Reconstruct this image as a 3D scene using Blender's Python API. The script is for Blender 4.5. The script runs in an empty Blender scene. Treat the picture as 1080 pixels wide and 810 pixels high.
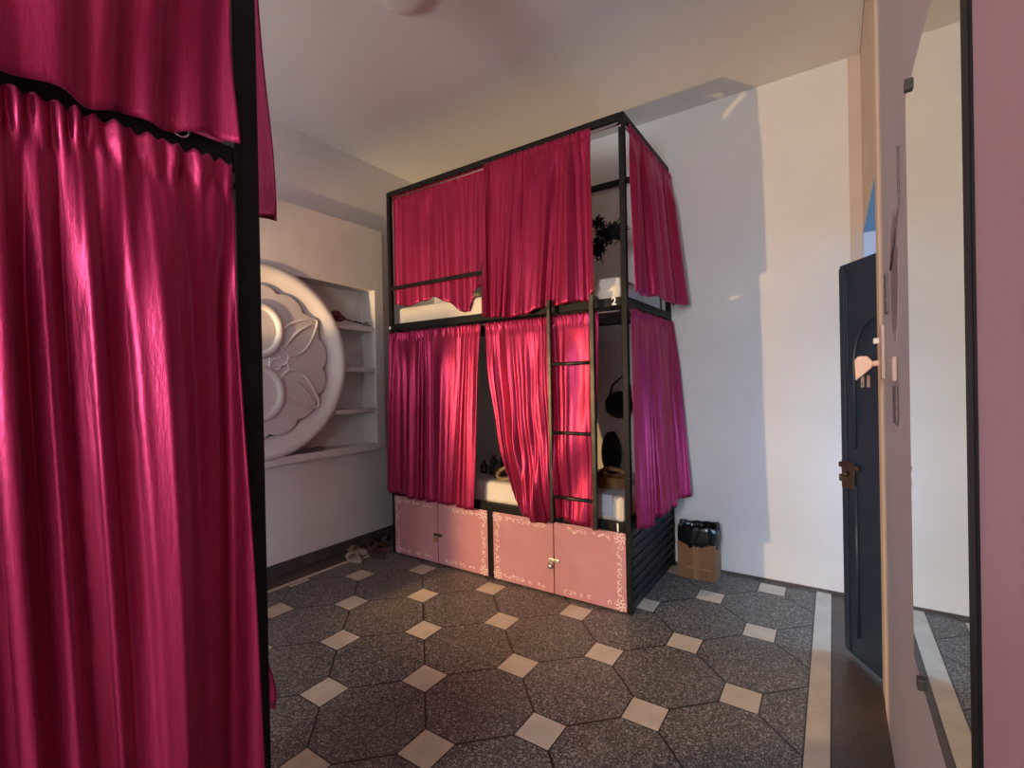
import bpy, bmesh, math, random
from mathutils import Vector, Matrix
PI = math.pi
S = 1.38                       # metres per camera height: every coordinate below is in camera heights
scene = bpy.context.scene
COL = scene.collection
rnd = random.Random(7)
# ------------------------------------------------------------------ helpers
WM = {}                        # world matrices of things (metres)
def link(o): COL.objects.link(o); return o
def setp(o, label=None, cat=None, group=None, kind=None):
    if label: o['label'] = label
    if cat: o['category'] = cat
    if group: o['group'] = group
    if kind: o['kind'] = kind
    return o
def thing(name, label, cat, loc, rot=0, group=None):
    o = link(bpy.data.objects.new(name, None)); o.empty_display_size = .1
    M = Matrix.Translation(Vector(loc)*S) @ Matrix.Rotation(rot, 4, 'Z')
    o.matrix_world = M; WM[o.name] = M
    o.location = M.to_translation(); o.rotation_euler = (0, 0, rot)
    return setp(o, label, cat, group)
def obj(name, bm, mat, parent=None, M=None, smooth=False, label=None, solid=0, bevel=0, sub=0):
    """bm is in world camera-height units (or local ones taken to the world by M)"""
    if M: bm.transform(M)
    bm.transform(Matrix.Scale(S, 4))
    if parent:
        P = WM[parent.name]; W = P
        bm.transform(P.inverted())
    else:
        xs = [v.co for v in bm.verts]
        c = Vector(((min(v.x for v in xs)+max(v.x for v in xs))/2, (min(v.y for v in xs)+max(v.y for v in xs))/2, min(v.z for v in xs)))
        W = Matrix.Translation(c); bm.transform(W.inverted())
    bmesh.ops.recalc_face_normals(bm, faces=bm.faces[:]) if not smooth or solid == 0 else None
    me = bpy.data.meshes.new(name); bm.to_mesh(me); bm.free()
    for m in (mat if isinstance(mat, (list, tuple)) else [mat]): me.materials.append(m)
    if smooth:
        me.shade_smooth()
    o = link(bpy.data.objects.new(name, me))
    if parent: o.parent = parent; WM[o.name] = W
    else: o.location = W.to_translation(); WM[o.name] = W
    if solid:
        md = o.modifiers.new('thick', 'SOLIDIFY'); md.thickness = solid; md.offset = 0
    if bevel:
        md = o.modifiers.new('edge', 'BEVEL'); md.width = bevel; md.segments = 2; md.limit_method = 'ANGLE'; md.angle_limit = math.radians(35)
    if sub:
        md = o.modifiers.new('round', 'SUBSURF'); md.levels = sub; md.render_levels = sub
    if label: o['label'] = label
    return o
def struct(name, bm, mat, **k):
    o = obj(name, bm, mat, **k); o['kind'] = 'structure'; return o
def NB(): return bmesh.new()
def box(bm, x0, x1, y0, y1, z0, z1, mi=0):
    vs = [bm.verts.new((x, y, z)) for z in (z0, z1) for y in (y0, y1) for x in (x0, x1)]
    for f in ((0, 2, 3, 1), (4, 5, 7, 6), (0, 1, 5, 4), (2, 6, 7, 3), (0, 4, 6, 2), (1, 3, 7, 5)):
        fc = bm.faces.new([vs[i] for i in f]); fc.material_index = mi
    return bm
def bx(*a): return box(NB(), *a)
def tube(bm, pts, r, n=8, closed=False, taper=None, flat=1.0):
    pts = [Vector(p) for p in pts]; m = len(pts); rings = []
    prev = None
    for i, p in enumerate(pts):
        a = pts[(i-1) % m] if (i > 0 or closed) else p
        b = pts[(i+1) % m] if (i < m-1 or closed) else p
        d = (b-a).normalized() if (b-a).length > 1e-9 else Vector((0, 0, 1))
        if prev is None:
            u = d.cross(Vector((0, 0, 1)))
            if u.length < .1: u = d.cross(Vector((0, 1, 0)))
        else: u = prev - d*prev.dot(d)
        u.normalize(); w = d.cross(u); prev = u
        rr = r*(taper(i/(m-1)) if taper else 1)
        rings.append([bm.verts.new(p+(u*math.cos(2*PI*k/n)+w*flat*math.sin(2*PI*k/n))*rr) for k in range(n)])
    for i in range(m if closed else m-1):
        A, B = rings[i], rings[(i+1) % m]
        for k in range(n): bm.faces.new((A[k], A[(k+1) % n], B[(k+1) % n], B[k]))
    if not closed:
        bm.faces.new(rings[0][::-1]); bm.faces.new(rings[-1])
    return bm
def lathe(bm, prof, c=(0, 0, 0), axis='Z', n=32, cap=True):
    rings = []
    for r, h in prof:
        ring = []
        for k in range(n):
            a = 2*PI*k/n; x, y = r*math.cos(a), r*math.sin(a)
            p = (x, y, h) if axis == 'Z' else (h, x, y) if axis == 'X' else (x, h, y)
            ring.append(bm.verts.new(Vector(p)+Vector(c)))
        rings.append(ring)
    for A, B in zip(rings, rings[1:]):
        for k in range(n): bm.faces.new((A[k], A[(k+1) % n], B[(k+1) % n], B[k]))
    if cap: bm.faces.new(rings[0][::-1]); bm.faces.new(rings[-1])
    return bm
def poly_prism(bm, pts, axis, a, b):
    """closed outline pts (2D) extruded along axis from a to b"""
    def P(p, h): return {'X': (h, p[0], p[1]), 'Y': (p[0], h, p[1]), 'Z': (p[0], p[1], h)}[axis]
    A = [bm.verts.new(P(p, a)) for p in pts]; B = [bm.verts.new(P(p, b)) for p in pts]
    n = len(pts)
    bm.faces.new(A[::-1]); bm.faces.new(B)
    for i in range(n): bm.faces.new((A[i], A[(i+1) % n], B[(i+1) % n], B[i]))
    return bm
def blob(bm, c, r, seg=16, jit=0, rg=None, M=None):
    g = bmesh.ops.create_uvsphere(bm, u_segments=seg, v_segments=max(6, seg//2), radius=1)
    for v in g['verts']:
        k = 1+(rg.uniform(-jit, jit) if jit else 0)
        v.co = Vector((v.co.x*r[0]*k, v.co.y*r[1]*k, v.co.z*r[2]*k))
        if M: v.co = M @ v.co
        v.co += Vector(c)
    return bm
# ------------------------------------------------------------------ materials
def mat(name, col, rough=.5, metal=0, spec=.5, **k):
    m = bpy.data.materials.new(name); m.use_nodes = True
    b = m.node_tree.nodes['Principled BSDF']
    b.inputs['Base Color'].default_value = (*col, 1); b.inputs['Roughness'].default_value = rough
    b.inputs['Metallic'].default_value = metal; b.inputs['Specular IOR Level'].default_value = spec
    for kk, v in k.items(): b.inputs[kk.replace('_', ' ')].default_value = v
    m['b'] = 1
    return m
class N:
    def __init__(s, m): s.t = m.node_tree; s.b = s.t.nodes['Principled BSDF']
    def n(s, ty, **k):
        x = s.t.nodes.new(ty)
        for a, v in k.items(): setattr(x, a, v)
        return x
    def l(s, a, b): s.t.links.new(a, b)
    def math(s, op, a, b=None, c=None, clamp=False):
        x = s.n('ShaderNodeMath', operation=op, use_clamp=clamp)
        for i, v in enumerate((a, b, c)):
            if v is None: continue
            if isinstance(v, (int, float)): x.inputs[i].default_value = v
            else: s.l(v, x.inputs[i])
        return x.outputs[0]
    def mix(s, f, a, b):
        x = s.n('ShaderNodeMix', data_type='RGBA')
        for i, v in ((0, f), (6, a), (7, b)):
            if isinstance(v, (int, float)): x.inputs[i].default_value = v
            elif isinstance(v, tuple): x.inputs[i].default_value = (*v, 1)
            else: s.l(v, x.inputs[i])
        return x.outputs[2]
    def noise(s, scale, detail=4, co=None, rough=.55):
        x = s.n('ShaderNodeTexNoise'); x.inputs['Scale'].default_value = scale; x.inputs['Detail'].default_value = detail
        x.inputs['Roughness'].default_value = rough
        if co is not None: s.l(co, x.inputs['Vector'])
        return x.outputs['Fac']
    def obj(s):
        return s.n('ShaderNodeTexCoord').outputs['Object']
    def ramp(s, f, lo, hi):
        x = s.n('ShaderNodeMapRange'); s.l(f, x.inputs[0]); x.inputs[1].default_value = lo; x.inputs[2].default_value = hi
        return x.outputs[0]
    def bump(s, h, strength=.3, dist=.01):
        x = s.n('ShaderNodeBump'); x.inputs['Strength'].default_value = strength; x.inputs['Distance'].default_value = dist
        s.l(h, x.inputs['Height']); s.l(x.outputs[0], s.b.inputs['Normal'])
def mottled(name, c1, c2, scale=3, rough=.7, bump=.15, lo=.35, hi=.7, bscale=60, **k):
    m = mat(name, c1, rough, **k); q = N(m); co = q.obj()
    f = q.ramp(q.noise(scale, 5, co), lo, hi)
    q.l(q.mix(f, c1, c2), q.b.inputs['Base Color'])
    if bump: q.bump(q.noise(bscale, 3, co), bump, .004)
    return m
M_wall = mottled('white_plaster', (.68, .67, .66), (.62, .61, .60), 1.6, .75, .12)
M_ceil = mottled('ceiling_paint', (.71, .70, .69), (.66, .65, .64), 1.2, .85, .08)
M_plaster = mottled('moulded_plaster', (.66, .63, .62), (.60, .57, .56), 4, .6, .1)
M_pink = mottled('pink_wall_paint', (.82, .73, .71), (.77, .67, .65), 2.5, .6, .15)
M_tan = mottled('tan_plaster', (.56, .47, .41), (.50, .42, .37), 2, .75, .1)
M_pinkdoor = mottled('pink_gloss_paint', (.78, .48, .54), (.73, .44, .49), 2.5, .42, .05)
M_lockpink = mottled('pink_locker_paint', (.49, .225, .25), (.44, .19, .215), 5, .42, .04)
M_black = mottled('black_steel', (.005, .005, .005), (.011, .010, .010), 14, .5, .05, bscale=120, spec=.18)
M_blackend = mottled('black_board', (.006, .006, .008), (.013, .013, .017), 9, .5, .1)
M_ladder = mottled('worn_dark_steel', (.016, .015, .014), (.060, .052, .042), 10, .4, .1, metal=.6)
M_chrome = mat('chrome', (.75, .73, .70), .22, 1)
M_steel = mat('dull_steel', (.45, .43, .40), .35, 1)
M_brass = mat('brass', (.55, .40, .17), .35, 1)
M_matt = mottled('mattress_cloth', (.66, .60, .52), (.72, .66, .58), 8, .85, .1)
M_sheet = mottled('blue_grey_sheet', (.40, .44, .54), (.48, .52, .60), 8, .85, .1)
M_white = mat('white_paint_marks', (.82, .66, .62), .6)
M_number = mat('white_number_paint', (.85, .85, .82), .6)
M_base = mottled('dark_stone_skirting', (.045, .036, .032), (.09, .075, .068), 9, .6, .1)
M_card = mottled('cardboard', (.24, .115, .052), (.19, .09, .042), 6, .8, .1)
M_tape = mat('brown_tape', (.30, .155, .07), .3)
M_bag = mat('black_bin_bag', (.006, .006, .007), .22)
M_hair = mottled('black_fluff', (.004, .004, .004), (.012, .010, .010), 30, .9, .2)
M_wicker = mottled('wicker', (.24, .11, .035), (.10, .045, .015), 40, .6, .4, bscale=90)
M_cable = mat('dark_cable', (.02, .015, .015), .5)
M_mark = mottled('grimy_patch', (.30, .22, .20), (.16, .12, .115), 30, .7, .1)
M_cream = mat('cream_paint', (.72, .50, .40), .45)
M_bluedoor = mottled('dark_blue_door_paint', (.014, .028, .056), (.021, .038, .072), 4, .4, .1)
M_oldsteel = mottled('rusty_bolt_steel', (.10, .075, .055), (.05, .04, .035), 20, .5, .2, metal=.5)
M_lampglass = mat('opal_glass', (.52, .47, .45), .5)
M_frost = mat('frosted_glass', (.9, .92, .95), .35, 0, .5, Transmission_Weight=.7)
M_olive = mottled('olive_band', (.16, .11, .05), (.26, .19, .09), 20, .6, .1)
M_rust = mottled('red_cloth', (.11, .012, .018), (.06, .008, .012), 20, .7, .2)
M_outwall = mottled('outside_render', (.50, .50, .56), (.42, .42, .48), 2, .8, .1)
M_outside = mat('outside_paving', (.35, .37, .40), .8)
# satin
M_satin = mat('crimson_satin', (.46, .02, .10), .36, 0, .7, Sheen_Weight=.2, Sheen_Roughness=.35)
q = N(M_satin); q.b.inputs['Sheen Tint'].default_value = (1, .45, .62, 1); q.b.inputs['Specular Tint'].default_value = (1, .35, .6, 1)
q.b.inputs['Metallic'].default_value = .6
co = q.obj(); mp = q.n('ShaderNodeMapping'); mp.inputs['Scale'].default_value = (1, 1, .25); q.l(co, mp.inputs[0])
nz = q.noise(28, 5, mp.outputs[0], .65); q.bump(nz, .35, .008)
q.l(q.mix(q.ramp(q.noise(2.2, 3, co), .3, .7), (.27, .016, .062), (.33, .022, .076)), q.b.inputs['Base Color'])
# mirror glass
M_mirror = mat('mirror_glass', (.72, .74, .70), .015, 1)
# terrazzo floor of big octagons with small cream squares
M_floor = mat('terrazzo_octagons', (.1, .08, .07), .42)
q = N(M_floor); co = q.obj(); sp = q.n('ShaderNodeSeparateXYZ'); q.l(co, sp.inputs[0])
X = q.math('DIVIDE', sp.outputs[0], S); Y = q.math('DIVIDE', sp.outputs[1], S)
GX, GY, D2 = -1.1665, .7096, .32306/math.sqrt(2)
wob = q.math('MULTIPLY', q.math('SUBTRACT', q.noise(3, 2, co), .5), .006)
dx = q.math('ADD', q.math('SUBTRACT', X, GX), wob); dy = q.math('ADD', q.math('SUBTRACT', Y, GY), wob)
u = q.math('DIVIDE', q.math('ADD', dx, dy), 2*D2); v = q.math('DIVIDE', q.math('SUBTRACT', dy, dx), 2*D2)
def fr(a): return q.math('SUBTRACT', a, q.math('ROUND', a))
fu, fv = fr(u), fr(v)
lx = q.math('ABSOLUTE', q.math('MULTIPLY', q.math('SUBTRACT', fu, fv), D2)); ly = q.math('ABSOLUTE', q.math('MULTIPLY', q.math('ADD', fu, fv), D2))
sq = q.math('MAXIMUM', lx, ly)
insq = q.math('LESS_THAN', sq, .0545)
sqedge = q.math('LESS_THAN', q.math('ABSOLUTE', q.math('SUBTRACT', sq, .0560)), .0022)
ju = q.math('MINIMUM', q.math('ABSOLUTE', fu), q.math('ABSOLUTE', fv))
joint = q.math('LESS_THAN', ju, .0105)
joint = q.math('MULTIPLY', joint, q.math('GREATER_THAN', sq, .0545))
joint = q.math('MAXIMUM', joint, sqedge)
# field limits: strips along the right and left walls
inx = q.math('MULTIPLY', q.math('GREATER_THAN', X, -2.285), q.math('LESS_THAN', X, -.082))
stripR = q.math('MULTIPLY', q.math('GREATER_THAN', X, -.078), q.math('LESS_THAN', X, -.020))
stripL = q.math('MULTIPLY', q.math('MULTIPLY', q.math('GREATER_THAN', X, -2.315), q.math('LESS_THAN', X, -2.285)), q.math('LESS_THAN', Y, 1.72))
sj = None
for xx in (-.080, -.018, -2.283, -2.317):
    e = q.math('LESS_THAN', q.math('ABSOLUTE', q.math('SUBTRACT', X, xx)), .0022)
    sj = e if sj is None else q.math('MAXIMUM', sj, e)
insq = q.math('MULTIPLY', insq, inx)
joint = q.math('MULTIPLY', joint, inx)
# specks
vo = q.n('ShaderNodeTexVoronoi'); vo.inputs['Scale'].default_value = 185; q.l(co, vo.inputs['Vector'])
vs = q.n('ShaderNodeSeparateColor'); q.l(vo.outputs['Color'], vs.inputs[0])
spk = q.math('GREATER_THAN', vs.outputs[0], .70)
spk2 = q.math('GREATER_THAN', vs.outputs[1], .90)
big = q.ramp(q.noise(1.7, 4, co), .3, .7)
base = q.mix(big, (.074, .068, .064), (.108, .100, .095))
terr = q.mix(q.math('MULTIPLY', spk, .8), base, (.28, .255, .225)); terr = q.mix(spk2, terr, (.37, .34, .30))
terr = q.mix(q.math('MULTIPLY', q.math('GREATER_THAN', vs.outputs[2], .72), .75), terr, (.018, .014, .013))
plain = q.mix(q.math('MULTIPLY', spk, .35), q.mix(big, (.055, .038, .030), (.075, .055, .044)), (.15, .11, .085))
terr = q.mix(inx, plain, terr)
cream = q.mix(q.ramp(q.noise(9, 5, co), .3, .75), (.60, .52, .42), (.47, .40, .32))
c = q.mix(insq, terr, cream)
c = q.mix(q.math('MAXIMUM', stripR, stripL), c, cream)
c = q.mix(q.math('MAXIMUM', joint, sj), c, (.012, .009, .008))
q.l(c, q.b.inputs['Base Color'])
q.l(q.math('ADD', q.math('MULTIPLY', q.noise(20, 3, co), .25), .30), q.b.inputs['Roughness'])
q.bump(q.math('SUBTRACT', 1.0, q.math('MAXIMUM', joint, sj)), .5, .002)
# ------------------------------------------------------------------ room shell
XL, XR, YB, YF, H = -2.45, .117, 2.626, -1.90, 2.42
struct('floor', bx(XL-.15, 1.6, YF-.1, YB+.1, -.06, 0), M_floor)
bpy.data.objects['floor'].location = (0, 0, 0)
fo = bpy.data.objects['floor']
for vtx in fo.data.vertices: pass
# floor pattern uses object coordinates = world metres, so bake the offset back into the mesh
_w = WM['floor'].to_translation()
fo.data.transform(Matrix.Translation(_w)); WM['floor'] = Matrix()
struct('ceiling', bx(XL-.15, XR+.2, YF-.1, YB+.1, H, H+.08), M_ceil)
struct('wall_back', bx(XL-.15, XR+.004, YB, YB+.1, 0, H), M_wall)
struct('wall_front', bx(XL-.15, XR+.2, YF-.1, YF, 0, H), M_wall)
# left wall with the opening for the shelves
CY, CZ, CR = 1.296, 1.128, .511
HY0, HY1, HZ0, HZ1 = .56, 2.035, .629, 1.600
bm = NB()
box(bm, XL-.15, XL, YF, HY0, 0, H); box(bm, XL-.15, XL, HY1, YB, 0, H)
box(bm, XL-.15, XL, HY0, HY1, 0, HZ0); box(bm, XL-.15, XL, HY0, HY1, HZ1, H); box(bm, XL-.15, XL-.09, HY0, HY1, HZ0, HZ1)
struct('wall_left', bm, M_wall)
bm = NB(); box(bm, XL, XL+.012, -.3, YB-.0, 0, .066)
struct('baseboard_left', bm, M_base, bevel=.004)
bm = NB(); box(bm, XL+.012, XR, YB-.004, YB, 0, .014)
struct('baseboard_back', bm, M_base)
# right wall : pink near part, tan strip, doorway with arched fanlight
Y1, Y2 = 1.80, 1.905           # pink ends / doorway starts
struct('wall_right', bx(XR, XR+.15, YF, 1.70, 0, H), M_pink)
bm = NB(); box(bm, XR, XR+.02, 1.70, Y1, 0, H)
struct('trim_1', bm, M_pink)
DZ = 1.635
bm = NB()
box(bm, XR+.001, XR+.02, Y1, Y2, 0, H)                     # tan casing
box(bm, XR+.001, XR+.06, Y2, YB, DZ, H)                    # wall over the doorway
struct('wall_doorway', bm, M_tan)
struct('trim_3', bx(XR+.002, XR+.06, Y2, YB-.007, DZ-.006, DZ), mat('soffit_sky_glow', (.16, .42, .75), .35))  # sky light on the doorway soffit put into its blue colour
struct('wall_outside', bx(-2, 6, 6.2, 6.4, 0, 2.50), M_outwall)
struct('wall_corner', bx(.072, XR+.001, YB-.006, YB, 0, H), M_tan)
struct('ground_outside', bx(XR+.27, 5, .6, 6.2, -.07, -.062), M_outside)
# unseen low wall added to shade the left side; the lamp shines over it
struct('wall_shade_blocker', bx(XL, -1.985, .25, .45, 0, 1.01), M_wall)
# unseen window frame added behind the camera for the fill light
bm = NB()
wx0, wx1, wz0, wz1 = -.62, .05, .75, 1.85
box(bm, wx0-.04, wx0, YF, YF+.03, wz0-.04, wz1+.04); box(bm, wx1, wx1+.04, YF, YF+.03, wz0-.04, wz1+.04)
box(bm, wx0, wx1, YF, YF+.03, wz0-.04, wz0); box(bm, wx0, wx1, YF, YF+.03, wz1, wz1+.04)
struct('fill_window_back', bm, M_wall)
bm = NB()
for a, b_, c_, d_ in ((-2.30, -2.26, .85, 1.95), (-1.56, -1.52, .85, 1.95)): box(bm, a, b_, YF, YF+.03, c_, d_)
box(bm, -2.26, -1.56, YF, YF+.03, .85, .89); box(bm, -2.26, -1.56, YF, YF+.03, 1.91, 1.95)
struct('fill_window_passage', bm, M_wall)  # second unseen frame, added to go with the passage fill light
# ------------------------------------------------------------------ niche shelves and plaster medallion on the left wall
XF = XL+.04
niche = thing('wall_niche', 'white plaster wall niche with shelves around a big round carved medallion', 'wall niche', (XL, 1.3, .587))
bm = NB()
SY0, SY1, SZ0, SZ1 = .48, 2.10, .588, 1.985
box(bm, XL, XF, SY0, HY0, SZ0, SZ1); box(bm, XL, XF, HY1, SY1, SZ0, SZ1)
box(bm, XL, XF, HY0, HY1, SZ0, HZ0); box(bm, XL, XF, HY0, HY1, HZ1, SZ1)
obj('frame', bm, M_plaster, niche)
for z in (1.363, 1.107, .855):
    for s in (1, -1):
        half = math.sqrt(CR**2-(z-CZ)**2)-.03
        ya, yb = (CY+half, HY1) if s > 0 else (HY0, CY-half)
        obj('shelf', bx(XL-.088, XF-.006, ya, yb, z-.026, z), M_plaster, niche, bevel=.002)
bm = NB()
pts = []
for i in range(180):
    a = 2*PI*i/180; r = .372+.032*abs(math.sin(7*a+.5))**.6
    pts.append((CY+r*math.cos(a), CZ+r*math.sin(a)))
poly_prism(bm, pts, 'X', XL-.085, XF-.022)
med = obj('medallion', bm, M_plaster, niche, bevel=.008, label='large round carved plaster medallion with raised rim')
bm = NB()
lathe(bm, [(CR, XL-.088), (CR, XF+.002), (CR-.008, XF+.012), (CR-.022, XF+.018), (CR-.040, XF+.012), (CR-.055, XF-.004), (CR-.085, XF-.030), (CR-.115, XF-.040), (CR-.115, XL-.088)], (0, CY, CZ), 'X', 96, cap=False)
bm2 = bm
obj('rim', bm, M_plaster, med, smooth=True)
def circ(cy, cz, ry, rz, a0=0, a1=2*PI, n=32, x=XF-.022, rot=0):
    o = []
    for i in range(n+1):
        a = a0+(a1-a0)*i/n; y, z = ry*math.cos(a), rz*math.sin(a)
        o.append((x, cy+y*math.cos(rot)-z*math.sin(rot), cz+y*math.sin(rot)+z*math.cos(rot)))
    return o
for s in (1, -1):
    bm = NB(); tube(bm, circ(CY-.0, CZ+s*.165, .12, .13)[:-1], .020, 10, closed=True, flat=1)
    obj('ring', bm, M_plaster, med, smooth=True)
for sy in (1, -1):
    for sz in (1, -1):
        bm = NB()
        cy, cz = CY+sy*.235, CZ+sz*.155
        rot = math.atan2(sz*.17, sy*.2)
        leaf = []
        for i in range(40):
            t = i/40*2*PI; rr = .135*math.cos(t); ww = .075*math.sin(t)*(1-.45*math.cos(t))
            leaf.append((XF-.022, cy+rr*math.cos(rot)-ww*math.sin(rot), cz+rr*math.sin(rot)+ww*math.cos(rot)))
        tube(bm, leaf, .0075, 8, closed=True)
        mid = [(XF-.020, cy+(-.11+.2*k/10)*math.cos(rot)-.02*math.sin(k/10*PI)*math.sin(rot), cz+(-.11+.2*k/10)*math.sin(rot)+.02*math.sin(k/10*PI)*math.cos(rot)) for k in range(11)]
        tube(bm, mid, .009, 8, taper=lambda t: .3+.7*math.sin(PI*t))
        obj('leaf', bm, M_plaster, med, smooth=True)
        bm = NB()
        cc = (CY+sy*.10, CZ+sz*.02)
        sc = [(XF-.020, cc[0]+sy*(.012+.006*t)*math.cos(t)*1.3, cc[1]+sz*(.012+.006*t)*math.sin(t)) for t in [k*.35 for k in range(24)]]
        tube(bm, sc, .0065, 8, taper=lambda t: 1-.5*t)
        obj('scroll', bm, M_plaster, med, smooth=True)
# things lying on the shelves
t = thing('dried_rose', 'dark red dried rose with a long stem on the top niche shelf', 'flower', (XL, 1.80, 1.365))
bm = NB(); rg = random.Random(3)
bx0, by0, bz0 = XF-.025, 1.775, 1.408
for k in range(7):
    a = k*2*PI/7
    blob(bm, (bx0+.016*math.cos(a), by0+.012*k*.5-.02, bz0+.016*math.sin(a)+.004), (.017, .034, .017), 10, .12, rg)
blob(bm, (bx0, by0, bz0), (.022, .04, .022), 12, .12, rg)
obj('bloom', bm, M_rust, t, smooth=True)
bm = NB(); tube(bm, [(bx0, by0+.03, bz0-.004), (bx0+.006, by0+.10, bz0-.018), (bx0+.01, by0+.17, bz0-.028), (bx0+.012, by0+.235, bz0-.034)], .0042, 7)
for yy, sg in ((.12, 1), (.17, -1), (.20, 1)):
    blob(bm, (bx0+.012*sg, by0+yy, bz0-.018), (.016, .018, .003), 8)
obj('stem', bm, M_cable, t, smooth=True)
bm = NB(); rg = random.Random(5)
for k in range(8): blob(bm, (XF-.03+rg.uniform(-.015, .015), 1.60+rg.uniform(-.04, .05), .640), (.014, .018, .012), 8, .2, rg)
o = obj('crumpled_wrapper', bm, mottled('dark_wrapper', (.05, .035, .03), (.14, .10, .09), 30, .4, .2), None, smooth=True)
setp(o, 'small dark crumpled wrapper on the lowest niche shelf below the medallion', 'rubbish')
# ------------------------------------------------------------------ bunk beds
W, DP, T, TOP = 1.47, .67, .025, 2.14
RZ0, RZ1, LZ0, LZ1 = 1.318, 1.356, .348, .385
def curl(bm, cx, cz, r, a0, a1, w, y, turns=1):
    n = 9; L = []
    for i in range(n+1):
        t = i/n; a = a0+(a1-a0)*t; rr = r*(1-.45*t)
        L.append((cx+rr*math.cos(a), cz+rr*math.sin(a), a))
    pv = None
    for i, (x, z, a) in enumerate(L):
        ww = w*(.35+.65*math.sin(PI*i/n))
        p = bm.verts.new((x+ww*math.cos(a), y, z+ww*math.sin(a))); s = bm.verts.new((x-ww*math.cos(a), y, z-ww*math.sin(a)))
        if pv: bm.faces.new((pv[0], p, s, pv[1]))
        pv = (p, s)
def stencil(bm, x0, x1, z0, z1, y, sides, rg):
    """white curls along the chosen sides of a door; y is the paint plane"""
    m = .026
    def spot(x, z, s=1.0):
        for k in range(2):
            a = rg.uniform(0, 6.28)
            curl(bm, x+rg.uniform(-.005, .005), z+rg.uniform(-.004, .004), .0115*s, a, a+rg.choice((-1, 1))*rg.uniform(2.5, 4.2), .0016, y)
    for sd in sides:
        k = 0
        if sd in 'LR':
            x = x0+m if sd == 'L' else x1-m; z = z0+.055
            while z < z1-.05: spot(x, z, .8+.4*rg.random()); z += .0215+.006*rg.random()
        if sd in 'TB':
            z = z1-m if sd == 'T' else z0+m; x = x0+.055
            while x < x1-.045: 
                if rg.random() < .85: spot(x, z, .7+.3*rg.random())
                x += .0205+.007*rg.random()
    for cx_, cz_, need in ((x0+m, z0+m, 'LB'), (x0+m, z1-m, 'LT'), (x1-m, z0+m, 'RB'), (x1-m, z1-m, 'RT')):
        if all(s in sides for s in need):
            for k in range(7):
                a = k*2*PI/7
                curl(bm, cx_+.015*math.cos(a), cz_+.015*math.sin(a), .012, a, a+3.4, .0024, y)
def loose(name, label, cat, bm, m, **k):
    g = k.pop('group', None); o = obj(name, bm, m, **k); return setp(o, label, cat, g)
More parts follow.
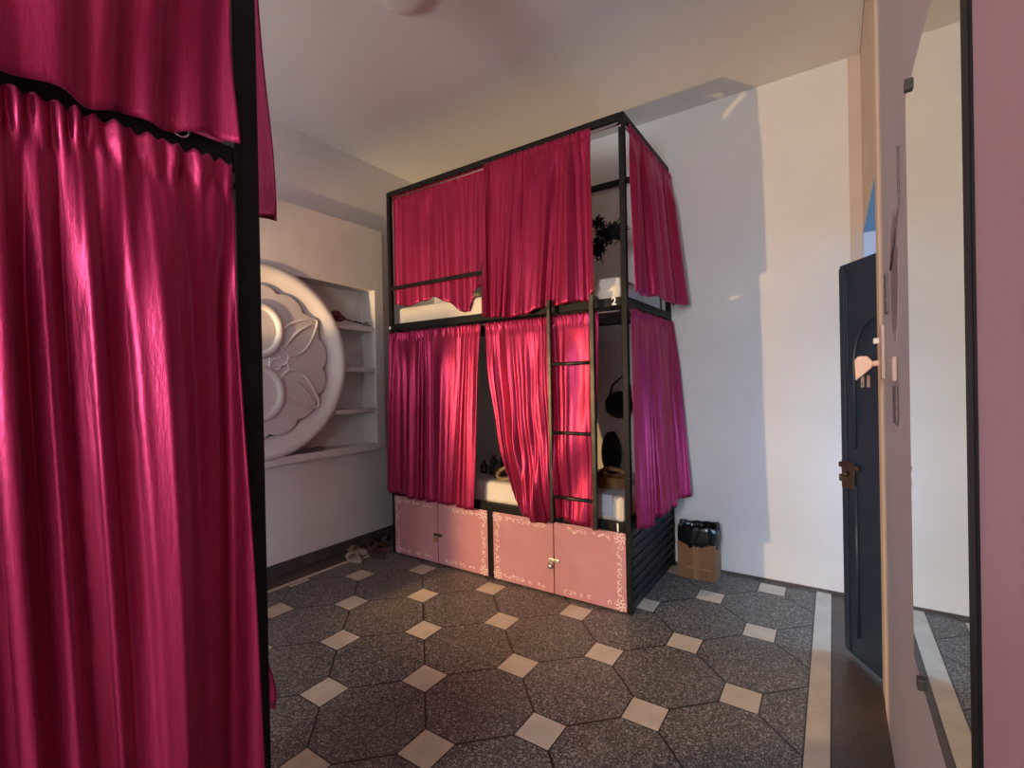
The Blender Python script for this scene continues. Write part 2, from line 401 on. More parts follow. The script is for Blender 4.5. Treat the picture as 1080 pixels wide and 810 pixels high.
def bunk(label, loc, rot, main, T=T):
    M = Matrix.Translation(Vector(loc)) @ Matrix.Rotation(rot, 4, 'Z')
    b = thing('bunk_bed', label, 'bunk bed', loc, rot)
    def part(name, bm, m, par=None, **k): return obj(name, bm, m, par or b, M=M, **k)
    for x in (0, W-T):
        for y in (0, DP-T):
            part('post', bx(x, x+T, y, y+T, 0, TOP-.002), M_black, bevel=.003)
    def rails(z0, z1, nm='rail'):
        e = .001
        part(nm, bx(T, W-T, e, T-e, z0, z1), M_black, bevel=.003); part(nm, bx(T, W-T, DP-T+e, DP-e, z0, z1), M_black, bevel=.003)
        part(nm, bx(e, T-e, T, DP-T, z0, z1), M_black, bevel=.003); part(nm, bx(W-T+e, W-e, T, DP-T, z0, z1), M_black, bevel=.003)
    rails(TOP-.030, TOP, 'top_rail'); rails(RZ0, RZ1); rails(LZ0, LZ1)
    part('bed_base', bx(T, W-T, T, DP-T, RZ0+.006, RZ0+.02), M_blackend); part('bed_base', bx(T, W-T, T, DP-T, LZ0+.006, LZ0+.02), M_blackend)
    # chrome curtain rods
    for z in (2.094, 1.298):
        part('curtain_rod', tube(NB(), [(T, .010, z), (W-T, .010, z)], .005, 10), M_chrome, smooth=True)
        part('curtain_rod', tube(NB(), [(W-.012, T, z), (W-.012, DP-T, z)], .005, 10), M_chrome, smooth=True)
    part('post', bx(.714, .746, .002, T, 0.0, LZ0), M_black, bevel=.003)
    # black end panel below the lower bed
    e = part('end_panel', bx(W-T+.006, W-T+.014, T, DP-T, .0, LZ0), M_blackend)
    for k in range(7):
        z = .03+.045*k
        part('end_slat', bx(W-T+.014, W-T+.022, T+.005, DP-T-.005, z, z+.016), M_blackend, bevel=.002)
    part('end_panel', bx(T-.014, T-.006, T, DP-T, .0, LZ0), M_blackend)
    if main:
        part('guard_post', bx(.706, .729, -.012, .010, RZ1-.02, 1.612), M_black, bevel=.003)
        part('guard_rail', bx(T, .709, .002, .018, 1.557, 1.578), M_black, bevel=.003)
        # ladder
        lad = thing_child = obj('ladder', bx(1.318-.210, 1.318-.193, -.052, -.030, .352, 1.372), M_ladder, b, M=M, bevel=.003)
        obj('ladder_upright', bx(1.318, 1.338, -.052, -.030, .352, 1.372), M_ladder, lad, M=M, bevel=.003)
        for z in (1.078, .766, .474):
            bm = NB(); tube(bm, [(1.110, -.041, z), (1.330, -.041, z)], .0085, 10)
            obj('rung', bm, M_ladder, lad, M=M, smooth=True)
        for x in (1.1165, 1.328):
            obj('ladder_hook', bx(x-.007, x+.007, -.050, .012, 1.357, 1.370), M_ladder, lad, M=M, bevel=.002)
        for txt, x, z, h in (('2', 1.402, RZ0+.006, .040), ('1', 1.400, LZ0+.001, .042)):
            cu = bpy.data.curves.new('number', 'FONT'); cu.body = txt; cu.size = h*S*1.15; cu.extrude = .0006; cu.offset = .0012
            to = bpy.data.objects.new('t', cu); COL.objects.link(to)
            bpy.context.view_layer.update()
            me = bpy.data.meshes.new_from_object(to.evaluated_get(bpy.context.evaluated_depsgraph_get()))
            bpy.data.objects.remove(to)
            me.transform(Matrix.Rotation(PI/2, 4, 'X')); me.materials.append(M_number)
            no = link(bpy.data.objects.new('number', me)); no.parent = b; no.location = (x*S, -.0015*S, z*S)
            no['label'] = 'white painted number '+txt
        for x, z, y in ((.012, 1.325, -.002),):
            part('sticker', bx(x-.006, x+.008, y, y+.001, z, z+.018), M_number)
        part('screw', tube(NB(), [(W-.016, -.003, 2.078), (W-.016, .001, 2.078)], .006, 8), M_chrome)
    return b, M
def locker(label, M, x0, x1, zt, left_sides, right_sides, seed, lockcol, grp):
    o3 = M @ Vector(((x0+x1)/2, .3, 0)); rotz = math.atan2(M[1][0], M[0][0])
    L = thing('bed_locker', label, 'cabinet', o3, rotz, grp)
    def part(name, bm, m, par=None, **k): return obj(name, bm, m, par or L, M=M, **k)
    bm = NB(); box(bm, x0+.004, x1-.004, .038, .60, .012, .030); box(bm, x0+.004, x1-.004, .588, .60, .03, zt-.006)
    box(bm, x0+.004, x0+.014, .038, .588, .03, zt-.006); box(bm, x1-.014, x1-.004, .038, .588, .03, zt-.006); box(bm, x0+.014, x1-.014, .038, .588, zt-.016, zt-.006)
    part('body', bm, M_blackend)
    mid = (x0+x1)/2; g = .0018; rg = random.Random(seed)
    for a, b_, sides in ((x0, mid-g, left_sides), (mid+g, x1, right_sides)):
        bm = NB(); stencil(bm, a, b_, .008, zt, -.0067, sides, rg)
        for f in bm.faces: f.material_index = 1
        box(bm, a, b_, -.006, .0, .008, zt)
        part('door', bm, [M_lockpink, M_white], bevel=.003)
    z = .165
    h = part('hasp', bx(mid-.026, mid+.030, -.013, -.007, z-.007, z+.008), lockcol, bevel=.002)
    bm = NB(); lathe(bm, [(.0, -.024), (.009, -.024), (.011, -.021), (.011, -.014), (.0, -.0135)], (mid-.014, 0, z-.027), 'Y', 16, cap=False)
    p = part('padlock', bm, M_chrome if lockcol is M_steel else M_brass, smooth=True)
    bm = NB(); tube(bm, [(mid-.014+.008*math.cos(a), -.018, z-.018+.013*math.sin(a)) for a in [k*PI/8 for k in range(9)]], .0022, 6)
    obj('shackle', bm, M_chrome, p, M=M, smooth=True)
    return L
bed, MB = bunk('black steel double-deck bunk bed with satin curtains against the back wall', (-2.19, 1.95, 0), 0, True)
bedN, MN = bunk('black steel bunk bed close to the camera at the left edge', (-.73, -1.073, 0), PI/2, False, .036)
locker('pink two-door bed locker half in shade, under the left half of bunk', MB, .028, .712, .345, 'LTB', 'TRB', 11, M_oldsteel, None)
locker('pink two-door bed locker with bright chrome hasp, nearest the bin', MB, .748, 1.448, .345, 'LTB', 'TRB', 12, M_steel, None)
# ------------------------------------------------------------------ satin curtains
def sm(x): x = max(0, min(1, x)); return x*x*(3-2*x)
def curtain(name, label, top0, top1, bottom, nrm, n, amp, seed, extra=None, group=None, nu=None, nv=56, side=None, ruffle=.005, vary=.5, low=0):
    rg = random.Random(seed); nrm = Vector(nrm).normalized(); p = [rg.uniform(0, 2*PI) for _ in range(12)]
    nu = nu or int(n*14); top0, top1 = Vector(top0), Vector(top1); ax = (top1-top0).normalized()
    bm = NB(); G = []
    for j in range(nv+1):
        v = j/nv; v = v**1.15; row = []
        for i in range(nu+1):
            u = i/nu
            for (ua, pa), (ub, pb) in zip(bottom, bottom[1:]):
                if u <= ub+1e-9: bot = Vector(pa).lerp(Vector(pb), (u-ua)/(ub-ua)); break
            P = (top0.lerp(top1, u)).lerp(bot, v)
            w = u+.035*math.sin(2*PI*1.1*u+p[0])+.02*math.sin(2*PI*2.6*u+p[1]+1.5*v)+.012*math.sin(2*PI*4.3*u+p[2])+.010*v*math.sin(2*PI*1.7*u+p[3])
            ph = 2*PI*n*w
            local = 1-vary+vary*math.sin(2*PI*2.3*u+p[4]+v*1.2)
            A = amp*(.30+.70*sm(v*2.2))*local
            s = math.sin(ph+p[5]); s = math.copysign(abs(s)**.8, s)
            f = A*(s+.30*math.sin(2.17*ph+p[6]+1.4*v)+.14*math.sin(4.1*ph+p[7]+3*v)*(1-.5*v))
            # slow wide folds that take over lower down
            f += amp*1.1*v*math.sin(2*PI*n*.33*u+p[8]+v)
            if low:
                k2 = sm((v-.02)*4); f = f*(1-.62*k2)+low*k2*(math.sin(2*PI*n*.27*w+p[3]+.5*v)**3+.55*math.sin(2*PI*n*.41*u+p[1]+.8*v)+.25*math.sin(2*PI*n*.83*w+p[0]-1.1*v))
            # gathered header
            hd = math.exp(-((v-.0)/.035)**2); f = f*(1-.5*hd)+ruffle*(.45+.75*abs(math.sin(2*PI*n*.37*w+p[4])))*math.sin(2*PI*n*1.9*w+p[9]+1.3*math.sin(2*PI*n*.43*u+p[6]))*(math.exp(-((v-.015)/.03)**2))
            pin = math.exp(-((v-.045)/.012)**2); f -= ruffle*.8*pin*abs(math.sin(2*PI*n*1.15*u+p[10]))
            lat = .35*A*math.sin(2*ph+p[11])/1.0
            P = P+nrm*(f+amp*.9)+ax*lat*.5
            P.z += .004*math.sin(ph*.5+p[2])*v + hd*.003*math.sin(2*PI*n*2.3*u)
            if extra: P = P+Vector(extra(u, v))
            row.append(bm.verts.new(P))
        G.append(row)
    for j in range(nv):
        for i in range(nu): bm.faces.new((G[j][i], G[j][i+1], G[j+1][i+1], G[j+1][i]))
    o = obj(name, bm, M_satin, None, smooth=True, solid=.0016)
    return setp(o, label, 'curtain', group)
def G2(u, v, u0, v0, su, sv): return math.exp(-((u-u0)/su)**2-((v-v0)/sv)**2)
yF = 1.95
# upper deck
curtain('curtain', 'dark red satin curtain behind the guard rail, upper deck left', (-2.158, 1.972, 2.115), (-1.462, 1.972, 2.115),
        [(0, (-2.165, 1.98, 1.480)), (.2, (-2.02, 1.98, 1.450)), (.42, (-1.86, 1.98, 1.485)), (.55, (-1.76, 1.98, 1.455)), (.70, (-1.65, 1.98, 1.385)), (.80, (-1.60, 1.98, 1.375)), (.88, (-1.555, 1.98, 1.47)), (1, (-1.49, 1.98, 1.54))],
        (0, -1, 0), 12, .010, 21, low=.009, extra=lambda u, v: (0, .004, .0), ruffle=.004)
curtain('curtain', 'long crimson satin curtain hanging full, upper deck middle, above the ladder', (-1.440, 1.942, 2.100), (-.862, 1.942, 2.100),
        [(0, (-1.438, 1.925, 1.328)), (.35, (-1.30, 1.925, 1.315)), (.5, (-1.21, 1.925, 1.318)), (.68, (-1.09, 1.925, 1.345)), (.85, (-.96, 1.925, 1.343)), (.93, (-.885, 1.925, 1.352)), (1, (-.842, 1.925, 1.40))],
        (0, -1, 0), 15, .017, 22, low=.018, ruffle=.004)
curtain('curtain', 'magenta satin curtain closing the right end of upper deck', (-.716, 1.970, 2.085), (-.716, 2.600, 2.085),
        [(0, (-.700, 1.966, 1.372)), (.25, (-.678, 2.14, 1.372)), (.6, (-.665, 2.36, 1.360)), (1, (-.645, 2.560, 1.385))],
        (1, 0, 0), 9, .013, 23, low=.013, extra=lambda u, v: (.012*v*sm(u*2)-.012*v*sm(1-u*3), 0, 0), ruffle=.004)
# lower deck
curtain('curtain', 'dark crimson satin curtain over the lower deck left half', (-2.165, 1.944, 1.302), (-1.488, 1.944, 1.302),
        [(0, (-2.185, 1.925, .375)), (.3, (-1.97, 1.925, .350)), (.65, (-1.75, 1.925, .352)), (1, (-1.535, 1.925, .345))],
        (0, -1, 0), 13, .013, 24, low=.012, ruffle=.004)
curtain('curtain', 'crimson satin curtain gathered to a point behind the ladder', (-1.462, 1.944, 1.302), (-.842, 1.944, 1.302),
        [(0, (-1.300, 1.925, .470)), (.12, (-1.275, 1.92, .405)), (.28, (-1.185, 1.915, .352)), (.42, (-1.115, 1.92, .345)), (.55, (-1.07, 1.92, .375)), (.72, (-1.00, 1.92, .372)), (.86, (-.93, 1.92, .36)), (1, (-.868, 1.92, .352))],
        (0, -1, 0), 14, .012, 25, low=.009, ruffle=.004,
        extra=lambda u, v: (-.05*sm((v-.05)*1.2)*0 + .03*math.sin(PI*v)*(1-u)*-1.0, -.014*G2(u, v, .3, .88, .22, .16)-.022*math.exp(-((abs(u-.34)-.55*(1-v)*.6)/.045)**2)*sm((v-.45)*3)+.010*math.sin(9*(u*1.2+v*1.6))*v, -.0*v))
curtain('curtain', 'magenta satin curtain closing the right end of lower deck', (-.716, 1.968, 1.305), (-.716, 2.600, 1.305),
        [(0, (-.700, 1.960, .355)), (.3, (-.680, 2.13, .350)), (.45, (-.672, 2.24, .375)), (.75, (-.66, 2.42, .372)), (1, (-.640, 2.575, .400))],
        (1, 0, 0), 10, .011, 26, low=.009, ruffle=.004)
# the near bunk
xN = -.728
curtain('curtain', 'tall magenta satin curtain filling the left edge, near bunk lower deck', (xN, -1.02, 1.324), (xN, .354, 1.324),
        [(0, (xN+.012, -1.03, .36)), (.5, (xN+.012, -.34, .36)), (1, (xN+.010, .372, .36))],
        (1, 0, 0), 34, .009, 31, nv=90, nu=760, ruffle=.005, vary=.75, low=.016)
curtain('curtain', 'magenta satin curtain of the near bunk upper deck, top left corner', (xN, -1.02, 2.085), (xN, .354, 2.085),
        [(0, (xN+.012, -1.03, 1.335)), (.78, (xN+.012, .04, 1.330)), (.86, (xN+.012, .17, 1.328)), (.94, (xN+.014, .27, 1.342)), (1, (xN+.012, .352, 1.350))],
        (1, 0, 0), 26, .011, 32, nv=70, nu=640, ruffle=.004, low=.010,
        extra=lambda u, v: (.012*math.sin(26*(u-.8)+7*(v-.8))*sm((v-.55)*3), 0, .0))
curtain('curtain', 'magenta satin curtain end bulging past the near post, upper deck', (-1.37, .400, 2.085), (-.765, .400, 2.085),
        [(0, (-1.38, .42, 1.33)), (.8, (-.90, .432, 1.31)), (1, (-.775, .428, 1.285))],
        (0, 1, 0), 8, .008, 33, ruffle=.004, extra=lambda u, v: (0, .020*G2(u, v, .9, .92, .3, .22), .03*G2(u, v, 1.0, 1, .05, .3)*0))
curtain('curtain', 'dark magenta satin curtain end behind the near post, lower deck', (-1.37, .400, 1.302), (-.775, .400, 1.302),
        [(0, (-1.38, .40, .46)), (1, (-.772, .402, .47))],
        (0, 1, 0), 8, .005, 34, ruffle=.003, extra=lambda u, v: (0, .016*G2(u, v, .95, .97, .2, .06), 0))
# ring on the near rail
bm = NB(); tube(bm, [(-.724, .288+.011*math.cos(a), 1.352+.013*math.sin(a)) for a in [k*2*PI/20 for k in range(20)]], .0014, 6, closed=True)
loose('curtain_ring', 'small metal ring hooked on the near bunk rail below upper curtain', 'ring', bm, M_chrome, smooth=True)
# ------------------------------------------------------------------ mattresses and things in the beds
def mattress(label, z, x0=-2.150, x1=-.762):
    m = obj('mattress', bx(x0, x1, 1.990, 2.580, z, z+.115), M_matt, None, bevel=.03)
    setp(m, label, 'mattress'); return m
mattress('cream mattress on the upper deck showing behind guard rail', 1.341)
mattress('cream mattress on the lower deck seen between parted curtains', LZ0+.0215)
bm = NB(); box(bm, -.868, -.812, 1.984, 1.9885, .40, .488); box(bm, -.868, -.812, 1.984, 2.3, .4862, .491)
o = obj('folded_sheet', bm, M_sheet, None, bevel=.002); setp(o, 'pale blue grey sheet hanging over the lower mattress beside the ladder', 'sheet')
def fluff(name, label, cat, c, r, nst, seed, m=M_hair, th=.0035):
    bm = NB(); rg = random.Random(seed)
    blob(bm, c, (r[0]*.62, r[1]*.62, r[2]*.62), 16, .12, rg)
    for k in range(nst):
        d = Vector((rg.gauss(0, 1), rg.gauss(0, 1), rg.gauss(0, 1))).normalized(); e = Vector((rg.gauss(0, 1), rg.gauss(0, 1), rg.gauss(0, 1)))
        p0 = Vector(c)+Vector((d.x*r[0]*.5, d.y*r[1]*.5, d.z*r[2]*.5)); q0 = Vector((d.x*r[0], d.y*r[1], d.z*r[2]))
        pts = [p0+q0*.55*t/5+e*.011*math.sin(t*1.1)+Vector((0, 0, -.0012*t*t)) for t in range(6)]
        tube(bm, pts, th, 5, taper=lambda t: 1-.7*t)
    o = obj(name, bm, m, None, smooth=True); return setp(o, label, cat)
o = thing('feather_fan', 'black curly feather headdress hanging inside upper deck opening', 'headdress', (-.93, 2.28, 1.72))
def fluffpart(par, name, c, r, nst, seed, m=M_hair):
    bm = NB(); rg = random.Random(seed); blob(bm, c, (r[0]*.6, r[1]*.6, r[2]*.6), 16, .12, rg)
    for k in range(nst):
        d = Vector((rg.gauss(0, 1), rg.gauss(0, 1), rg.gauss(0, 1))).normalized(); e = Vector((rg.gauss(0, 1), rg.gauss(0, 1), rg.gauss(0, 1)))
        p0 = Vector(c)+Vector((d.x*r[0]*.5, d.y*r[1]*.5, d.z*r[2]*.5)); q0 = Vector((d.x*r[0], d.y*r[1], d.z*r[2]))
        tube(bm, [p0+q0*.6*t/5+e*.012*math.sin(t*1.1) for t in range(6)], .004, 5, taper=lambda t: 1-.6*t)
    return obj(name, bm, m, par, smooth=True)
fluffpart(o, 'feathers', (-.915, 2.28, 1.74), (.085, .05, .055), 90, 4)
fluffpart(o, 'feather_tail', (-.985, 2.27, 1.67), (.035, .04, .065), 46, 6)
fluffpart(o, 'feather_curl', (-.985, 2.27, 1.80), (.028, .03, .035), 30, 8)
t = thing('black_bag', 'black cloth bag hanging from the wall inside lower deck', 'bag', (-1.00, 2.55, .79))
bm = NB(); rg = random.Random(12); blob(bm, (-1.00, 2.555, .86), (.085, .045, .075), 24, .07, rg)
obj('bag_body', bm, M_hair, t, smooth=True, sub=1)
bm = NB(); tube(bm, [(-1.06, 2.56, .90), (-1.05, 2.59, .97), (-1.00, 2.61, 1.02), (-.95, 2.59, .97), (-.94, 2.56, .90)], .006, 6)
obj('strap', bm, M_hair, t, smooth=True)
# round black cushion, wicker hoop bag and the clutter
bm = NB(); rg = random.Random(2); blob(bm, (-.985, 2.40, .610), (.055, .04, .120), 20, .03, rg)
loose('black_cushion', 'round black cushion standing behind the ladder on lower mattress', 'cushion', bm, M_hair, smooth=True)
def hoop_bag(label, c, r, mt, seed, wrap=True):
    t = thing('wicker_basket', label, 'basket', (c[0], c[1], c[2]-r*.2))
    bm = NB(); tube(bm, [(c[0]+r*math.cos(a), c[1]+.01*math.sin(3*a), c[2]+r*.85*math.sin(a)) for a in [PI*k/20 for k in range(21)]], .011, 8)
    obj('handle', bm, mt, t, smooth=True)
    bm = NB()
    for k in range(5):
        z = c[2]-.01+.010*k; rr = r*(.9+.03*k)
        tube(bm, [(c[0]+rr*math.cos(a), c[1]+.55*rr*math.sin(a), z) for a in [2*PI*i/28 for i in range(28)]], .0065, 6, closed=True)
    obj('basket_body', bm, mt, t, smooth=True)
    return t
hoop_bag('brown wicker basket on the lower mattress right of ladder', (-.885, 2.16, .505), .085, M_wicker, 1)
t = thing('hair_band', 'olive padded hair band at the left opening of lower mattress', 'hair band', (-1.43, 2.05, .487))
bm = NB(); tube(bm, [(-1.425+.062*math.cos(a), 2.06+.02*math.sin(a), .524+.030*math.sin(a)+.012*math.cos(a)) for a in [2*PI*k/28 for k in range(28)]], .011, 8, closed=True)
obj('band', bm, M_olive, t, smooth=True)
bm = NB(); tube(bm, [(-1.425+.062*math.cos(a), 2.056+.02*math.sin(a), .520+.030*math.sin(a)+.012*math.cos(a)) for a in [2.6+.1*k for k in range(8)]], .014, 8)
obj('bow', bm, M_wicker, t, smooth=True)
cols = [((.10, .05, .03), 'brown'), ((.16, .15, .14), 'grey'), ((.05, .03, .06), 'purple'), ((.16, .08, .04), 'orange brown'), ((.03, .03, .03), 'black'), ((.20, .19, .18), 'white'), ((.10, .02, .03), 'dark red'), ((.06, .05, .03), 'olive')]
spots = [(-1.63, 2.22, .026, .085), (-1.585, 2.26, .024, .105), (-1.54, 2.22, .022, .095), (-1.50, 2.27, .024, .08), (-1.60, 2.16, .020, .060), (-1.555, 2.15, .022, .055), (-1.51, 2.17, .022, .065), (-1.665, 2.17, .022, .06)]
where = ['leftmost and tall', 'tallest at the back', 'middle row', 'right of the back row', 'low at front', 'short, front centre', 'front right beside hair band', 'low at far left']
for (cc, cn), (x, y, r, h), wh in zip(cols, spots, where):
    t = thing('toiletry_bottle', cn+' toiletry bottle on the lower mattress, '+wh, 'bottle', (x, y, .4855), 0, 'toiletries on the lower mattress')
    bm = NB(); lathe(bm, [(r*.9, .486), (r, .492), (r, .486+h*.75), (r*.45, .486+h*.9), (r*.45, .486+h*.94)], (x, y, 0), 'Z', 18)
    obj('bottle_body', bm, mat('bottle_'+cn.replace(' ', '_'), cc, .4), t, smooth=True)
    bm = NB(); lathe(bm, [(r*.52, .486+h*.94), (r*.52, .486+h*1.12), (r*.4, .486+h*1.15)], (x, y, 0), 'Z', 16)
    obj('cap', bm, mat('cap_'+cn.replace(' ', '_'), tuple(min(1, a*1.3+.01) for a in cc), .4), t, smooth=True)
bm = NB(); tube(bm, [(-1.50, 2.60, .93), (-1.505, 2.598, .80), (-1.545, 2.59, .68), (-1.60, 2.57, .60), (-1.63, 2.50, .54)], .004, 6)
loose('charging_cable', 'thin dark charging cable hanging down the wall inside lower deck', 'cable', bm, M_cable, smooth=True)
t = thing('wall_socket', 'small dark socket on the back wall inside lower deck', 'socket', (-1.50, 2.624, .93))
obj('plate', bx(-1.525, -1.475, 2.612, 2.624, .93, .98), M_cable, t, bevel=.003); obj('plug', bx(-1.512, -1.490, 2.59, 2.612, .935, .957), M_cable, t, bevel=.003)
# ------------------------------------------------------------------ bin: cardboard box and bin bag
t = thing('cardboard_box', 'brown cardboard box used as a bin beside bunk end', 'box', (-.575, 2.53, 0))
X0, X1, Ya, Yb, hb = -.668, -.490, 2.470, 2.612, .178
bm = NB(); th = .004
box(bm, X0, X1, Ya, Ya+th, 0, hb); box(bm, X0, X1, Yb-th, Yb, 0, hb); box(bm, X0, X0+th, Ya+th, Yb-th, 0, hb); box(bm, X1-th, X1, Ya+th, Yb-th, 0, hb); box(bm, X0+th, X1-th, Ya+th, Yb-th, 0, th)
obj('carton', bm, M_card, t)
obj('tape', bx((X0+X1)/2-.012, (X0+X1)/2+.012, Ya-.0012, Ya, 0.0, hb), M_tape, t)
obj('tape', bx((X0+X1)/2-.05, (X0+X1)/2+.07, Ya-.0020, Ya-.0013, .05, .062), M_tape, t)
bm = NB(); rg = random.Random(9); rings = []
hx, hy = (X1-X0)/2, (Yb-Ya)/2; cx, cy = (X0+X1)/2, (Ya+Yb)/2
prof = [(1.03, 0.155), (1.09, 0.180), (1.12, 0.205), (1.10, 0.235), (1.08, 0.252), (1.02, 0.258), (.93, 0.252), (.90, 0.230), (.86, 0.190), (.80, 0.150), (.70, 0.090)]
nn = 72
ph = [rg.uniform(0, 6.28) for _ in range(8)]
for j, (k, z) in enumerate(prof):
    ring = []
    for i in range(nn):
        a = 2*PI*i/nn; ca, sa = math.cos(a), math.sin(a); e = (abs(ca)**3.5+abs(sa)**3.5)**(-1/3.5)
        w = 1+.008*math.sin(9*a+ph[0]+j*.7)+.010*math.sin(17*a+ph[1]-j)+.008*math.sin(29*a+ph[2]+j*1.7)
        zz = z+.007*math.sin(3*a+ph[3])*(j < 8)+.002*math.sin(11*a+ph[4])+(.004*math.sin(23*a+ph[5]) if j < 2 else 0)
        if j < 8 and j > 3: zz += .003*math.sin(5*a+ph[6])
        ring.append(bm.verts.new((cx+hx*k*e*ca*w, cy+hy*k*e*sa*w*(.97), zz)))
    rings.append(ring)
for A, B in zip(rings, rings[1:]):
    for k in range(nn): bm.faces.new((A[k], A[(k+1) % nn], B[(k+1) % nn], B[k]))
bm.faces.new(rings[-1])
loose('bin_bag', 'black plastic bin bag folded over the cardboard box rim', 'bag', bm, M_bag, smooth=True, solid=.001)
# ------------------------------------------------------------------ shoes by the left wall
def sandal(label, x, y, rot, c_sole, c_strap, L=.165, style=0, z=0, tilt=0):
    t = thing('sandal', label, 'shoe', (x, y, z), rot, 'sandals heaped by the left wall')
    Mt = Matrix.Translation((x, y, z)) @ Matrix.Rotation(rot, 4, 'Z') @ Matrix.Rotation(tilt, 4, 'X')
    pts = []
    for k in range(28):
        a = 2*PI*k/28; yy = L/2*math.cos(a); w = L*(.19+.035*math.cos(a)-.03*math.cos(2*a))
        pts.append((w*math.sin(a)+.004*math.cos(a), yy))
    bm = NB(); poly_prism(bm, pts, 'Z', 0, .014); obj('sole', bm, c_sole, t, M=Mt, bevel=.002)
    bm = NB()
    for (ya, yb) in (((.012, .05),) if style else ((.018, .032), (.045, .058))):
        n = 12; pv = None
        for k in range(n+1):
            a = PI*k/n; xx = .031*math.cos(a); zz = .012+.026*math.sin(a)
            p = [bm.verts.new((xx, ya, zz)), bm.verts.new((xx*.9, yb, zz*.88+.0))]
            if pv: bm.faces.new((pv[0], pv[1], p[1], p[0]))
            pv = p
    obj('strap', bm, c_strap, t, M=Mt, solid=.004)
    return t
c1 = mat('pale_sole', (.40, .33, .29), .7); c2 = mat('tan_strap', (.28, .16, .10), .6); c3 = mat('dusky_red', (.14, .05, .05), .6); c4 = mat('dark_sole', (.05, .035, .03), .7); c5 = mat('brown_strap', (.16, .075, .05), .6); c6 = mat('purple_grey', (.07, .05, .07), .6)
sandal('pale sandal with tan strap, leftmost and against the skirting', -2.37, 1.835, 1.7, c1, c2, style=1)
sandal('pale sandal in front, end of the cream floor strip', -2.285, 1.745, 1.45, c1, c1, .15, style=1)
sandal('dusky red sandal in the middle of the shoe heap', -2.235, 1.865, 1.45, c4, c3)
sandal('dark red sandal lying by the locker corner', -2.27, 1.935, 1.5, c3, c5, .14)
sandal('brown strapped sandal behind the red one by wall', -2.36, 1.955, 1.45, c4, c5)
sandal('purple grey sandal furthest back in the corner', -2.34, 2.06, 1.6, c6, c6, style=1)
# ------------------------------------------------------------------ right side: blue door, mirror, handle, wardrobe
fx, fy = .024, 2.077; dv = Vector((.094, -.155)).normalized(); wv = Vector((dv.y, -dv.x))   # leaf direction, its face normal away from the camera
Ld = .305
Mdoor = Matrix(((dv.x, wv.x, 0, fx), (dv.y, wv.y, 0, fy), (0, 0, 1, 0), (0, 0, 0, 1)))     # local x along leaf from the free edge, y through thickness
dr = thing('door_leaf', 'dark blue panelled door leaf standing ajar in the doorway', 'door', (fx+dv.x*Ld, fy+dv.y*Ld, .012))
dr.name = 'door_leaf'
def dpart(name, bm, m, par=None, **k): return obj(name, bm, m, par or dr, M=Mdoor, **k)
sgn = 1
dth = .030
z0d, z1d = .020, 1.392
side = -1 if wv.dot(Vector((-fx, -fy))) > 0 else 1     # +y local faces the camera when wv points to it
yy0, yy1 = (0, dth) if side > 0 else (-dth, 0)
camf = yy0 if side > 0 else yy1                      # camera-side face
def off(a, b): 
    return (camf-b, camf-a) if side > 0 else (camf+a, camf+b)
dpart('leaf_panel', bx(0, Ld, yy0, yy1, z0d, z1d), M_bluedoor, bevel=.004)
o0, o1 = off(0, .006)
# raised stile along the free edge and an arched moulding
dpart('stile', bx(.004, .030, o0, o1, .03, 1.38), M_bluedoor, bevel=.003)
dpart('stile', bx(.036, .044, o0, o1, 1.02, 1.36), M_bluedoor, bevel=.002)
ym = (o0+o1)/2
acx, acz, arr = .19, 1.04, .115
arch = [(acx-arr, ym, .75)]+[(acx-arr*math.cos(PI*k/20), ym, acz+.15*math.sin(PI*k/20)) for k in range(0, 15)]
dpart('arch_moulding', tube(NB(), arch, .006, 8), M_bluedoor, smooth=True)
dpart('arch_moulding', tube(NB(), [(acx-arr, ym, .10), (acx-arr, ym, .62)], .006, 8), M_bluedoor, smooth=True)
bo = dpart('bolt', bx(.002, .10, *off(.006, .016), .676, .694), M_oldsteel, bevel=.002)
dpart('bolt_plate', bx(.008, .075, *off(.004, .010), .605, .70), M_oldsteel, bevel=.002)
dpart('bolt_knob', tube(NB(), [(.045, off(.01, .01)[0], .66), (.045, off(.026, .026)[0], .655)], .008, 10), M_oldsteel, smooth=True)
dpart('keep', bx(.0, .010, *off(.006, .014), .625, .650), M_oldsteel, bevel=.002)
# mirror
mi = thing('wall_mirror', 'tall frameless mirror clipped to the pink right wall', 'mirror', (XR, .86, .50))
obj('glass', bx(XR-.004, XR-.001, .640, 1.10, .497, 1.490), M_mirror, mi)
for y, z in ((1.055, 1.492), (1.015, .495), (.72, 1.492), (.72, .495)):
    obj('clip', bx(XR-.010, XR-.0, y-.008, y+.008, z-.010, z+.008), M_oldsteel, mi, bevel=.002)
# near pink wardrobe with black steel edge
wd = thing('wardrobe', 'flush pink painted wardrobe with a black steel edge, right of mirror', 'wardrobe', (XR, .3, 0))
obj('edge_strip', bx(XR-.010, XR, .600, .634, 0, 2.3), M_black, wd, bevel=.003)
obj('door', bx(XR-.008, XR, -.30, .598, .01, 2.29), M_pinkdoor, wd, bevel=.003)
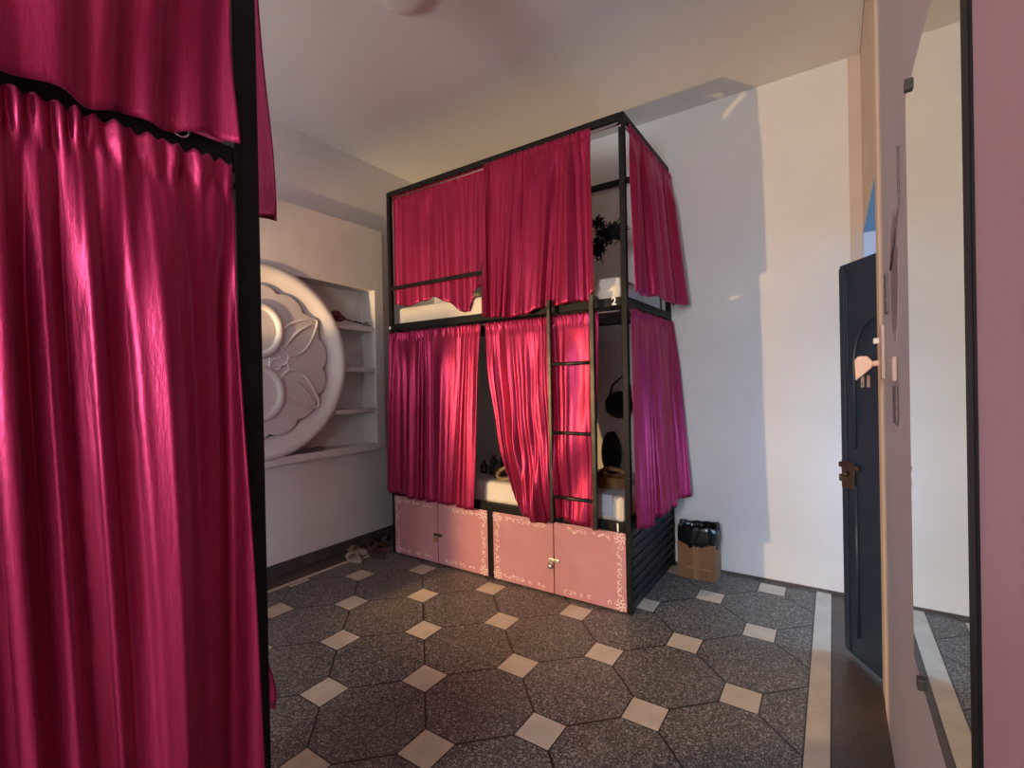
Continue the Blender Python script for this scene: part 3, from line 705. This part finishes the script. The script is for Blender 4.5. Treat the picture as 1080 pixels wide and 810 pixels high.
# lever handle and lock on the pink wall
hd = thing('lever_lock', 'cream painted lever handle and lock plate beside the mirror', 'door lock', (XR, 1.70, .97))
obj('lock_plate', bx(XR-.008, XR, 1.63, 1.72, .99, 1.135), M_cream, hd, bevel=.003)
bm = NB(); tube(bm, [(XR-.006, 1.71, 1.035), (XR-.030, 1.74, 1.032)], .008, 10); obj('spindle', bm, M_cream, hd, smooth=True)
bm = NB(); poly_prism(bm, [(XR-.062, .985), (XR-.064, 1.045), (XR-.056, 1.056), (XR-.034, 1.056), (XR-.022, 1.040), (XR-.024, 1.022), (XR-.040, 1.005)], 'Y', 1.72, 1.75)
obj('lever', bm, M_cream, hd, bevel=.004)
obj('latch_tongue', bx(XR-.020, XR-.008, 1.70, 1.73, 1.090, 1.105), M_number, hd, bevel=.002)
for kx in (.046, .032):
    obj('key', bx(XR-kx-.004, XR-kx+.004, 1.728, 1.740, .965, 1.000), M_mark, hd, bevel=.001)
obj('grip', bx(XR-.010, XR-.001, 1.33, 1.42, .985, 1.04), M_cream, hd, bevel=.004)
obj('hanging_tag', bx(XR-.005, XR-.001, 1.33, 1.39, .890, .975), M_mark, hd, bevel=.002)
bm = NB(); tube(bm, [(XR-.003, 1.235, 1.46), (XR-.003, 1.237, 1.40), (XR-.003, 1.235, 1.345), (XR-.003, 1.33, 1.295), (XR-.003, 1.42, 1.245)], .0020, 6)
loose('wall_cable', 'thin brown cable slanting down the pink wall above the handle', 'cable', bm, M_mark, smooth=True)
bm = NB(); box(bm, XR-.006, XR, 1.50, 1.55, 1.155, 1.255)
loose('cable_clip_bar', 'short dark metal bar on the pink wall above the handle', 'bar', bm, M_mark, bevel=.002)
bm = NB(); rg = random.Random(8)
pts = []
for i in range(40):
    a = 2*PI*i/40; pts.append((1.37+.075*math.cos(a)*(1+rg.uniform(-.15, .15)), 1.22+.14*math.sin(a)*(1+rg.uniform(-.15, .15))))
poly_prism(bm, pts, 'X', XR-.0008, XR+.001)
loose('worn_paint_patch', 'grimy worn paint patch on the pink wall beside mirror', 'stain', bm, mottled('worn_paint', (.50, .38, .36), (.30, .22, .21), 34, .7, .1, .45, .62))
# ceiling lamp
cl = thing('ceiling_light', 'round flush ceiling lamp at the top edge of the photo', 'lamp', (-1.30, 1.20, H-.05))
bm = NB(); lathe(bm, [(.105, H), (.105, H-.010), (.098, H-.014)], (-1.27, 1.225, 0), 'Z', 48); obj('lamp_base', bm, M_ceil, cl)
bm = NB(); lathe(bm, [(.090, H-.014), (.084, H-.024), (.06, H-.032), (.03, H-.035), (.003, H-.036)], (-1.27, 1.225, 0), 'Z', 48); obj('lamp_shade', bm, M_ceil, cl, smooth=True)
# crack along the ceiling edge
struct('trim_2', bx(XR-.0, XR+.0015, 1.75, YB-.01, H-.006, H), M_cable)
# ------------------------------------------------------------------ light
def light(name, ty, loc, energy, col, **k):
    l = bpy.data.lights.new(name, ty); l.energy = energy; l.color = col
    for a, v in k.items(): setattr(l, a, v)
    o = link(bpy.data.objects.new(name, l)); o.location = Vector(loc)*S
    return o
def aim(o, tgt): o.rotation_euler = (Vector(tgt)*S-o.location).to_track_quat('-Z', 'Y').to_euler()
lp = light('warm_lamp', 'SPOT', (-2.06, -.17, .915), 365, (1, .62, .26), spot_size=math.radians(104), spot_blend=.35, shadow_soft_size=.03)
aim(lp, (-1.44, 2.3, .93))
d = light('doorway_daylight', 'AREA', (XR+.62, 2.30, .55), 16, (.38, .64, 1), shape='RECTANGLE', size=.45, size_y=.8); aim(d, (-.25, 2.24, 0))
w = light('back_fill', 'AREA', ((wx0+wx1)/2, YF+.04, 1.3), 92, (.95, .98, 1), shape='RECTANGLE', size=.6, size_y=1.3); aim(w, ((wx0+wx1)/2, 2, 1.25))  # added fill from behind the camera
w3 = light('passage_fill', 'AREA', (-1.92, YF+.04, 1.0), 80, (1, .97, .93), shape='RECTANGLE', size=.9, size_y=1.0); aim(w3, (-1.7, 2, .70))  # added neutral fill for the left part of the room
wd_ = bpy.data.worlds.new('sky'); scene.world = wd_; wd_.use_nodes = True
bg = wd_.node_tree.nodes['Background']; bg.inputs[0].default_value = (.17, .40, .74, 1); bg.inputs[1].default_value = 1.0
sn = light('sun', 'SUN', (0, -3, 5), 2.0, (1, .86, .72), angle=.01); sn.rotation_euler = Vector((.3, .8, -.65)).to_track_quat('-Z', 'Y').to_euler()
wl = thing('lamp_light_shield', 'added unseen flaps that cut the light of the lamp behind the near bunk', 'lamp', (XL, -.2, .80))  # unseen flaps added to keep lamp light off ceiling and near floor
obj('arm', bx(XL, -2.25, -.225, -.205, .905, .925), M_black, wl)
bm = NB(); box(bm, -2.25, -1.85, -.215, .03, 1.047, 1.052); box(bm, -2.25, -1.85, -.215, .03, .790, .795); box(bm, -2.25, -1.85, -.225, -.215, .790, 1.052)
obj('shield_flaps', bm, M_black, wl)
# ------------------------------------------------------------------ camera
F, TH, PT, RO = 503.0946, .5926573, -.0039222, -.0192109
fw = Vector((-math.sin(TH)*math.cos(PT), math.cos(TH)*math.cos(PT), math.sin(PT)))
rt = Vector((math.cos(TH), math.sin(TH), 0)); up = rt.cross(fw)
r2 = rt*math.cos(RO)+up*math.sin(RO); u2 = -rt*math.sin(RO)+up*math.cos(RO)
cam = bpy.data.cameras.new('camera'); cam.sensor_width = 36; cam.lens = F/1080*36; cam.clip_start = .02
co_ = link(bpy.data.objects.new('camera', cam))
co_.matrix_world = Matrix(((r2.x, u2.x, -fw.x, 0), (r2.y, u2.y, -fw.y, 0), (r2.z, u2.z, -fw.z, S), (0, 0, 0, 1)))
scene.camera = co_
vs_ = scene.view_settings; vs_.view_transform = 'Standard'; vs_.look = 'None'; vs_.gamma = 1; vs_.exposure = 0; vs_.use_curve_mapping = False
